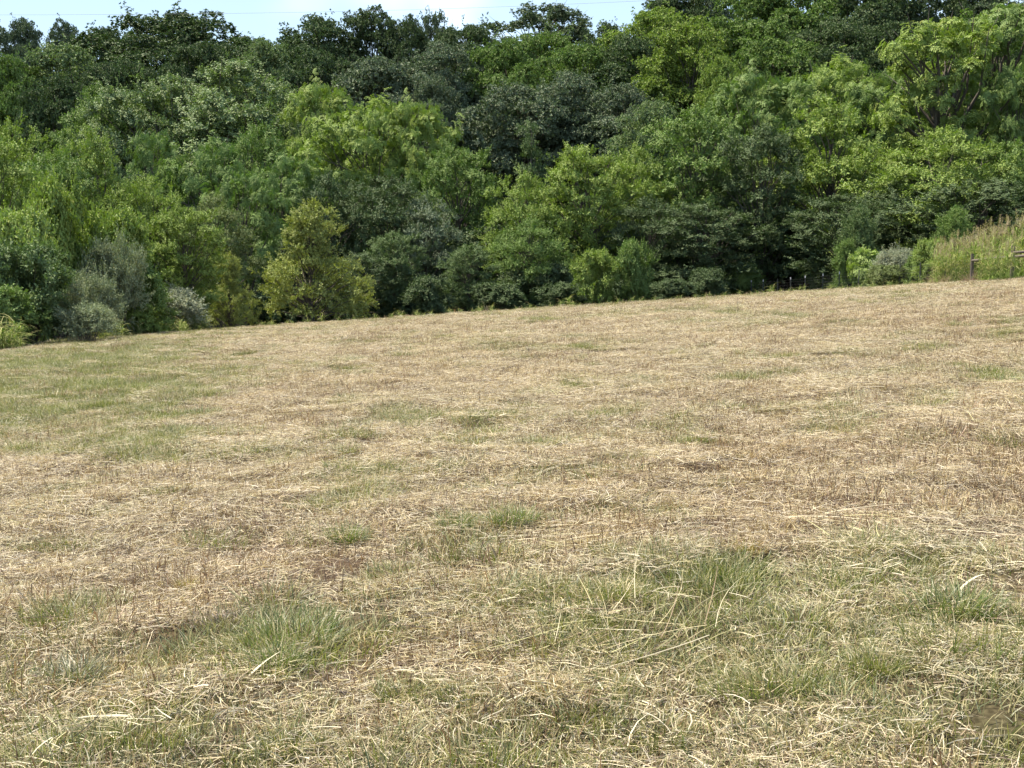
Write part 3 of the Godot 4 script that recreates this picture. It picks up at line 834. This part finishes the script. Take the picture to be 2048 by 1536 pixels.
# ------------------------------------------------------------------ tufts that stand out in the field
func build_tufts() -> void:
	rng.seed = 202
	var grass := leaf_mat(Color.WHITE, 0.45, Color(0.45, 0.6, 0.2), 0.5)
	var greens := {
		"green": [Color(0.095, 0.14, 0.035), Color(0.13, 0.17, 0.042), Color(0.07, 0.105, 0.028), Color(0.17, 0.18, 0.065)],
		"olive": [Color(0.14, 0.15, 0.042), Color(0.19, 0.175, 0.06), Color(0.10, 0.12, 0.036)],
		"grey": [Color(0.15, 0.16, 0.095), Color(0.22, 0.20, 0.13), Color(0.11, 0.125, 0.07)],
		"brown": [Color(0.34, 0.23, 0.10), Color(0.42, 0.31, 0.15), Color(0.24, 0.16, 0.09)],
		"dead": [Color(0.26, 0.2, 0.16), Color(0.36, 0.29, 0.22), Color(0.17, 0.13, 0.11)],
	}
	# x, distance, width, height, colour, label
	var rows := [
		[-3.42, 13.14, 0.438, 0.142, "green", "small bright green grass tuft left of centre in the upper field"],
		[-0.92, 6.58, 0.206, 0.142, "green", "upright dark green grass tuft left of the bright pair"],
		[-0.30, 6.78, 0.212, 0.142, "green", "bright green grass tuft, left one of the pair in mid field"],
		[-0.01, 6.76, 0.239, 0.142, "green", "bright green grass tuft, right one of the pair in mid field"],
		[0.48, 5.92, 0.153, 0.104, "olive", "small olive grass tuft on pale hay right of centre"],
		[-0.60, 5.88, 0.269, 0.104, "olive", "wide olive grass tuft left of centre in the near field"],
		[-0.93, 4.94, 0.412, 0.172, "green", "largest lush green grass tuft, leaning over at the lower left"],
		[-0.91, 4.54, 0.151, 0.142, "green", "small green grass tuft just below the largest lush one"],
		[-1.62, 5.82, 0.109, 0.104, "brown", "tiny rusty brown grass tuft left of the wide olive one"],
		[-2.64, 7.76, 0.226, 0.104, "olive", "olive grass tuft in the hay on the left side"],
		[-2.07, 5.52, 0.506, 0.127, "olive", "broad mat of olive grass at the lower left, edged with rust"],
		[-0.36, 4.12, 0.257, 0.127, "olive", "olive grass tuft near the bottom, left of the brown tuft"],
		[-0.16, 4.02, 0.184, 0.104, "olive", "short yellowed grass tuft beside the brown tuft's left"],
		[0.11, 3.98, 0.091, 0.104, "brown", "reddish brown dry tuft near the bottom centre"],
		[0.33, 4.04, 0.185, 0.104, "olive", "olive grass tuft right of the reddish brown dry one"],
		[0.39, 4.78, 0.219, 0.104, "olive", "olive tuft above the reddish brown dry one, right of centre"],
		[-1.71, 4.52, 0.207, 0.133, "grey", "grey-green wiry tuft near the lower left corner"],
		[-1.28, 5.14, 0.257, 0.076, "dead", "dead greyish matted clump beside the largest lush tuft"],
		[1.17, 5.78, 0.169, 0.104, "brown", "brown tuft in the reddish stubble on the right"],
		[1.29, 4.10, 0.222, 0.127, "olive", "olive grass tuft in the green sward at the lower right"],
		[3.74, 9.50, 0.237, 0.076, "dead", "dark matted clump at the right side of the upper field"],
		[1.82, 4.68, 0.292, 0.172, "green", "wide green leaning tuft at the right edge of the near field"],
		[0.44, 3.66, 0.259, 0.127, "olive", "wide olive tuft at the bottom edge right of centre"],
		[-0.71, 3.76, 0.219, 0.127, "olive", "wide olive tuft at the bottom edge left of centre"],
	]
	for row in rows:
		var t := thing("grass_tuft", row[5], "grass tuft", Vector3(row[0], ground(row[0], row[1]), -row[1]), r(0, TAU), "tufts of grass in the mown field")
		var area: float = row[2] * row[2]
		part("blades", grass_patch(int(clampf(260 + 2600 * area, 200, 900)), row[2] * 0.5, row[3] * 0.5, row[3] * 1.1, greens[row[4]], 0.25), grass, t, true)

	# single dead leaves and stalks that catch the eye
	var straw := leaf_mat(Color.WHITE, 0.6, Color(0.4, 0.36, 0.26), 0.3)
	# x, distance, yaw, pitch, length, width, sideways bend, droop, name, label
	var bits := [
		[1.85, 4.84, -0.35, 0.75, 0.34, 0.022, -0.2, -1.9, "dead_leaf", "broad pale arched dead leaf over the green tuft at the right edge"],
		[-1.00, 4.36, -0.9, 0.5, 0.17, 0.02, 0.1, -0.3, "dead_leaf", "pale flat dead leaf pointing up right, below the largest lush tuft"],
		[1.30, 4.36, 0.2, 0.12, 0.45, 0.009, 0.5, -0.3, "dry_stalk", "long thin pale curved stalk lying across green sward at the lower right"],
		[-0.78, 4.26, 0.1, 0.12, 0.4, 0.007, 0.3, -0.25, "dry_stalk", "long thin pale straight stalk left of the bottom centre"],
		[0.21, 3.86, 0.3, 0.2, 0.45, 0.008, 1.2, -0.3, "dry_stalk", "long bent pale stalk beside the reddish brown dry tuft"],
		[0.36, 3.56, -1.2, 0.8, 0.38, 0.008, 3.6, -1.2, "dry_stalk", "pale stalk curled into a loop at the bottom edge"],
		[-1.32, 4.00, 2.4, 0.35, 0.2, 0.016, -0.1, -0.2, "dead_leaf", "flat yellowish dead leaf leaning left in the lower left hay"],
		[1.61, 6.44, -0.5, 0.3, 0.22, 0.016, 0.2, -0.2, "dead_leaf", "pale dead leaf lying on the brown stubble right of centre"],
	]
	for q in bits:
		var b := Build.new()
		var c := Color(0.58, 0.53, 0.38)
		blade(b, Vector3.ZERO, q[2], q[3], q[4], q[5], q[6], q[7], 0.3, 9, c, c * 0.95, 0.25)
		var o := part(q[8], b.mesh(), straw, self)
		o.position = Vector3(q[0], ground(q[0], q[1]) + 0.03, -q[1])
		tag(o, q[9], "dead leaf" if q[8] == "dead_leaf" else "stalk")

# ------------------------------------------------------------------ fences
func box(sx: float, sy: float, sz: float, at: Vector3, b: SurfaceTool) -> void:
	var m := BoxMesh.new()
	m.size = Vector3(sx, sy, sz)
	b.append_from(m, 0, Transform3D(Basis.IDENTITY, at))

func wood_mat() -> StandardMaterial3D:
	var m := mat(Color(0.17, 0.145, 0.115), 0.85)
	var nt := NoiseTexture2D.new()
	nt.width = 256
	nt.height = 256
	nt.seamless = true
	var fn := FastNoiseLite.new()
	fn.seed = 8
	fn.frequency = 0.04
	nt.noise = fn
	var ramp := Gradient.new()
	ramp.set_color(0, Color(0.5, 0.48, 0.45))
	ramp.set_color(1, Color(1, 0.98, 0.95))
	nt.color_ramp = ramp
	m.albedo_texture = nt
	m.uv1_triplanar = true
	m.uv1_scale = Vector3(9, 1.2, 9)
	return m

func build_fences() -> void:
	rng.seed = 303
	# wire fence on steel posts
	var steel := mat(Color(0.055, 0.06, 0.05), 0.6)
	var white := mat(Color(0.5, 0.5, 0.47), 0.7)
	var wire := mat(Color(0.16, 0.16, 0.15), 0.5)
	wire.metallic = 0.4
	var f := thing("wire_fence", "low woven wire fence on dark steel posts with white tips at the crest", "fence", Vector3(20.5, ground_smooth(20.5, 57.0), -57.0))
	var feet := []
	for k in 12:
		var x := 20.5 - 0.374 * k + r(-0.06, 0.06)
		var d := 57.0 + 2.3 * k
		feet.append(Vector3(x - 20.5, ground_smooth(x, d) - ground_smooth(20.5, 57.0), 57.0 - d))
		var st := SurfaceTool.new()
		st.begin(Mesh.PRIMITIVE_TRIANGLES)
		box(0.055, 1.42, 0.012, Vector3(0, 0.54, 0), st)
		box(0.012, 1.42, 0.045, Vector3(0, 0.54, 0.0286), st)
		for s in 9:
			box(0.016, 0.02, 0.012, Vector3(0.0, 0.22 + s * 0.11, -0.0121), st)
		var post := part("post", st.commit(), steel, f)
		post.position = feet[k]
		post.rotation = Vector3(r(-0.03, 0.03), r(-0.3, 0.3), r(-0.03, 0.03))
		if k in [3, 5, 6, 7, 8, 10, 11]:
			var cap := SurfaceTool.new()
			cap.begin(Mesh.PRIMITIVE_TRIANGLES)
			box(0.062, 0.13, 0.02, Vector3(0, 1.196, 0), cap)
			box(0.02, 0.13, 0.05, Vector3(0, 1.196, 0.0352), cap)
			part("post_tip", cap.commit(), white, post)
	feet.push_front(Vector3(20.87 - 20.5, ground_smooth(20.87, 54.7) - ground_smooth(20.5, 57.0), 57.0 - 54.7))
	for level in [0.12, 0.27, 0.43, 0.6, 0.78, 0.97, 1.1]:
		var b := Build.new()
		var pts := []
		var rad := []
		for k in feet.size():
			pts.append(feet[k] + Vector3(0.03, level + r(-0.012, 0.012), 0.0))
			rad.append(0.0022)
			if k < feet.size() - 1:
				pts.append((feet[k] + feet[k + 1]) * 0.5 + Vector3(0.03, level - 0.015 + r(-0.01, 0.01), 0.0))
				rad.append(0.0022)
		tube(b, pts, rad, 4)
		part("wire", b.mesh(), wire, f)
	var stays := Build.new()
	for k in feet.size() - 1:
		for s in 12:
			var p: Vector3 = feet[k].lerp(feet[k + 1], (s + 0.5) / 12.0) + Vector3(0.03, 0, 0)
			tube(stays, [p + Vector3(0, 0.1, 0), p + Vector3(0, 0.97, 0)], [0.0014, 0.0014], 3)
	part("stay_wires", stays.mesh(), wire, f, true)
	# wooden rail fence at the right edge
	var wood := wood_mat()
	var w := thing("wooden_fence", "weathered grey wooden post and rail fence in the tall grass at the right edge", "fence", Vector3(20.87, ground_smooth(20.87, 54.7), -54.7))
	var posts := [[20.87, 54.7, 1.38], [20.75, 50.0, 1.5], [22.6, 48.6, 1.5]]
	var tops := []
	for p in posts:
		var at := Vector3(p[0] - 20.87, ground_smooth(p[0], p[1]) - ground_smooth(20.87, 54.7), 54.7 - p[1])
		var b := Build.new()
		tube(b, [Vector3(0, -0.4, 0), Vector3(0.01, 0.6, 0), Vector3(0, p[2] - 0.02, 0.01), Vector3(0, p[2], 0.01), Vector3(0, p[2] + 0.004, 0.01)], [0.088, 0.082, 0.077, 0.066, 0.001], 12)
		part("post", b.mesh(), wood, w).position = at
		tops.append(at + Vector3(0, 1.06, 0.0))
	for k in 2:
		var a: Vector3 = tops[k] + (Vector3.ZERO if k == 0 else Vector3(0, 0.14, 0))
		var z: Vector3 = tops[k + 1] + (Vector3(0.9, 0.05, 0.0) if k == 0 else Vector3(0, 0.14, 0))
		var side := (z - a).cross(Vector3.UP).normalized() * (0.02 if k == 0 else 0.1)
		var b := Build.new()
		tube(b, [a + side + (z - a) * 0.004, a + side + (z - a) * 0.01, (a + z) * 0.5 + side + Vector3(0, 0.01, 0), z + side, z + side + (z - a) * 0.004], [0.001, 0.06, 0.062, 0.058, 0.001], 10)
		part("rail", b.mesh(), wood, w)

# ------------------------------------------------------------------ tall grass and weeds
func cane_mesh(height: float, leaves: int, head: bool, wide: float) -> Array:
	var b := Build.new()
	var c := Color(0.19, 0.23, 0.07)
	for s in 5:
		var yaw := r(0, TAU)
		var foot := Vector3(r(-0.16, 0.16), -0.03, r(-0.16, 0.16))
		var h := height * r(0.78, 1.05)
		var lift := r(1.38, 1.54)
		blade(b, foot, yaw, lift, h, 0.011, 0.0, r(-0.22, 0.0), 0.0, 4, c * r(0.8, 1.1), Color(0.42, 0.38, 0.16), 0.4)
		for k in leaves:
			var y := h * r(0.08, 0.85)
			var lc: Color = [Color(0.12, 0.18, 0.04), Color(0.17, 0.23, 0.055), Color(0.23, 0.27, 0.08), Color(0.09, 0.14, 0.035), Color(0.30, 0.28, 0.12)][rng.randi() % 5] * r(0.8, 1.2)
			blade(b, foot + Vector3(cos(yaw) * y * 0.06, y, sin(yaw) * y * 0.06), r(0, TAU), r(0.7, 1.3), r(0.4, 0.8) * clampf(height, 0.5, 1.0), wide * r(0.6, 1.1), r(-0.5, 0.5), r(-2.4, -1.2), r(-0.4, 0.4), 5, lc, lc * 1.15, 0.08)
	var heads := Build.new()
	if head:
		for s in 4:
			var top := Vector3(r(-0.25, 0.25), height * r(0.86, 1.08), r(-0.25, 0.25))
			var hc: Color = [Color(0.34, 0.27, 0.165), Color(0.40, 0.35, 0.22), Color(0.27, 0.21, 0.14)][rng.randi() % 3]
			for k in 26:
				var t := rng.randf()
				blade(heads, top + Vector3(0, t * 0.3, 0), r(0, TAU), r(0.5, 1.3), r(0.05, 0.17) * (1.15 - t * 0.7), r(0.006, 0.013), 0.0, r(-0.9, 0.0), r(-1, 1), 2, hc * r(0.8, 1.2), hc, 0.5)
			blade(heads, top + Vector3(0, -0.25, 0), 0.0, 1.5, 0.55, 0.007, 0.0, 0.0, 0.0, 1, hc, hc, 0.5)
	return [b.mesh(), heads.mesh() if head else null]

func stand(called: String, label: String, category: String, at: Vector3, spots: Array, mesh: Mesh, heads: Mesh, m: Material) -> void:
	var t := thing(called, label, category, at)
	var names := ["blades", "seed_heads"]
	var both := [mesh, heads]
	for k in 2:
		if both[k] == null:
			continue
		var mm := MultiMesh.new()
		mm.transform_format = MultiMesh.TRANSFORM_3D
		mm.mesh = both[k]
		mm.instance_count = spots.size()
		for j in spots.size():
			var s: Transform3D = spots[j]
			mm.set_instance_transform(j, Transform3D(s.basis, s.origin - at))
		var o := MultiMeshInstance3D.new()
		o.name = names[k]
		o.multimesh = mm
		o.material_override = m
		o.set_meta("kind", "stuff")
		t.add_child(o)

func spot(x: float, d: float, s: float) -> Transform3D:
	return Transform3D(Basis(Vector3.UP, r(0, TAU)).scaled_local(Vector3.ONE * s), Vector3(x, ground_smooth(x, d), -d))

func build_tall_grass() -> void:
	rng.seed = 404
	var m := leaf_mat(Color.WHITE, 0.65, Color(0.4, 0.55, 0.15), 0.2)
	var cane := cane_mesh(2.2, 7, true, 0.035)
	var spots := []
	for k in 300:
		var u := r(0.352, 0.52)
		var d := r(55.6 if u < 0.405 else 51.8, 61.0)
		var tall := 0.8 + 0.5 * smoothstep(0.35, 0.45, u) + 0.1 * smoothstep(52.0, 58.0, d)
		spots.append(spot(u * d, d, tall * r(0.7, 1.12)))
	for k in 26:  # in front of the fence
		var u := r(0.392, 0.412)
		spots.append(spot(u * 49.0, r(48.0, 50.0), r(0.5, 0.8)))
	stand("tall_grass", "tall seeding grass with reddish tan plumes behind the wooden fence", "tall grass", Vector3(22.5, ground_smooth(22.5, 54.0), -54.0), spots, cane[0], cane[1], m)
	var low := cane_mesh(0.8, 9, false, 0.022)
	spots = []
	for k in 60:
		var t := rng.randf()
		var d := lerpf(55.0, 66.0, t)
		var x := lerpf(20.6, 18.6, t) + r(-0.5, 0.7)
		spots.append(spot(x, d, r(0.25, 0.65)))
	stand("fence_weeds", "rank green weeds along the foot of the wire fence", "weeds", Vector3(19.6, ground_smooth(19.6, 60.0), -60.0), spots, low[0], null, m)
	spots = []
	for k in 34:
		var u := r(-0.45, -0.413)
		var d := r(34.5, 38.0)
		spots.append(spot(u * d, d, r(0.6, 1.35)))
	stand("tall_grass", "arching green grass clump at the left edge beside the dark hollow", "tall grass", Vector3(-15.6, ground_smooth(-15.6, 36.0), -36.0), spots, low[0], null, m)
	spots = []
	for k in 60:
		var u := r(-0.345, -0.255)
		var d := 43.0 + (u + 0.345) * 90.0 + r(-1.0, 2.5)
		spots.append(spot(u * d, d, r(0.45, 1.1)))
	stand("tall_grass", "bright green grass strip at the foot of the silvery thicket shrubs", "tall grass", Vector3(-14.0, ground_smooth(-14.0, 46.0), -46.0), spots, low[0], null, m)
	spots = []
	for k in 150:
		var u := r(-0.24, 0.34)
		var d := r(55.0, 63.0)
		spots.append(spot(u * d, d, r(0.22, 0.62) * (1.0 if k % 9 else 1.6)))
	stand("margin_grass", "ragged uncut grass along the crest in front of the wood", "grass", Vector3(0, ground_smooth(0.0, 58.0), -58.0), spots, low[0], null, m)
	# two dried weed clumps at the fence
	var dry := leaf_mat(Color.WHITE, 0.7, Color(0.3, 0.22, 0.12), 0.3)
	for p in [[1, 19.25, 54.3, "brown dried weed clump at the foot of the last steel fence post"], [2, 20.5, 53.6, "reddish brown dried weeds at the foot of the first wooden post"]]:
		var t := thing("dried_weed", p[3], "weed", Vector3(p[1], ground_smooth(p[1], p[2]), -p[2]))
		part("stalks", grass_patch(420, 0.42, 0.35, 0.85, [Color(0.26, 0.17, 0.12), Color(0.34, 0.25, 0.18), Color(0.2, 0.12, 0.09)], 0.2), dry, t, true)
	# single stalks left standing on the crest
	for p in [[-2.4, 50.0, 0.42, "single dry stalk standing on the crest, left of the pair"], [-1.05, 50.5, 0.62, "tallest dry stalk standing on the crest in the middle"], [0.3, 50.0, 0.3, "short dry stalk on the crest right of the tallest one"], [8.2, 51.0, 0.4, "thin dry stalk on the crest right of centre"]]:
		var t := thing("dry_stalk", p[3], "stalk", Vector3(p[0], ground(p[0], p[1]), -p[1]), r(0, TAU))
		var b := Build.new()
		for k in 7:
			blade(b, Vector3(r(-0.05, 0.05), 0, r(-0.05, 0.05)), r(0, TAU), r(1.1, 1.5), p[2] * r(0.5, 1.0), 0.014, 0.0, r(-0.7, 0.1), 0.0, 3, Color(0.45, 0.36, 0.22), Color(0.5, 0.42, 0.28), 0.4)
		part("stems", b.mesh(), dry, t, true)

func build_power_line() -> void:
	var b := Build.new()
	var pts := []
	var rad := []
	for k in 41:
		var s := k / 40.0
		var x := lerpf(-45.0, 45.0, s)
		var d := 66.0 - 6.0 * s
		pts.append(Vector3(x, 13.25 + 0.00085 * (x + 14.0) * (x + 14.0) * (1.0 if x > -14.0 else 0.5), -d))
		rad.append(0.006)
	tube(b, pts, rad, 5)
	var m := mat(Color(0.25, 0.25, 0.25), 0.8)
	m.metallic_specular = 0.2
	tag(part("power_line", b.mesh(), m, self), "thin overhead power line crossing in front of the treetops", "power line")
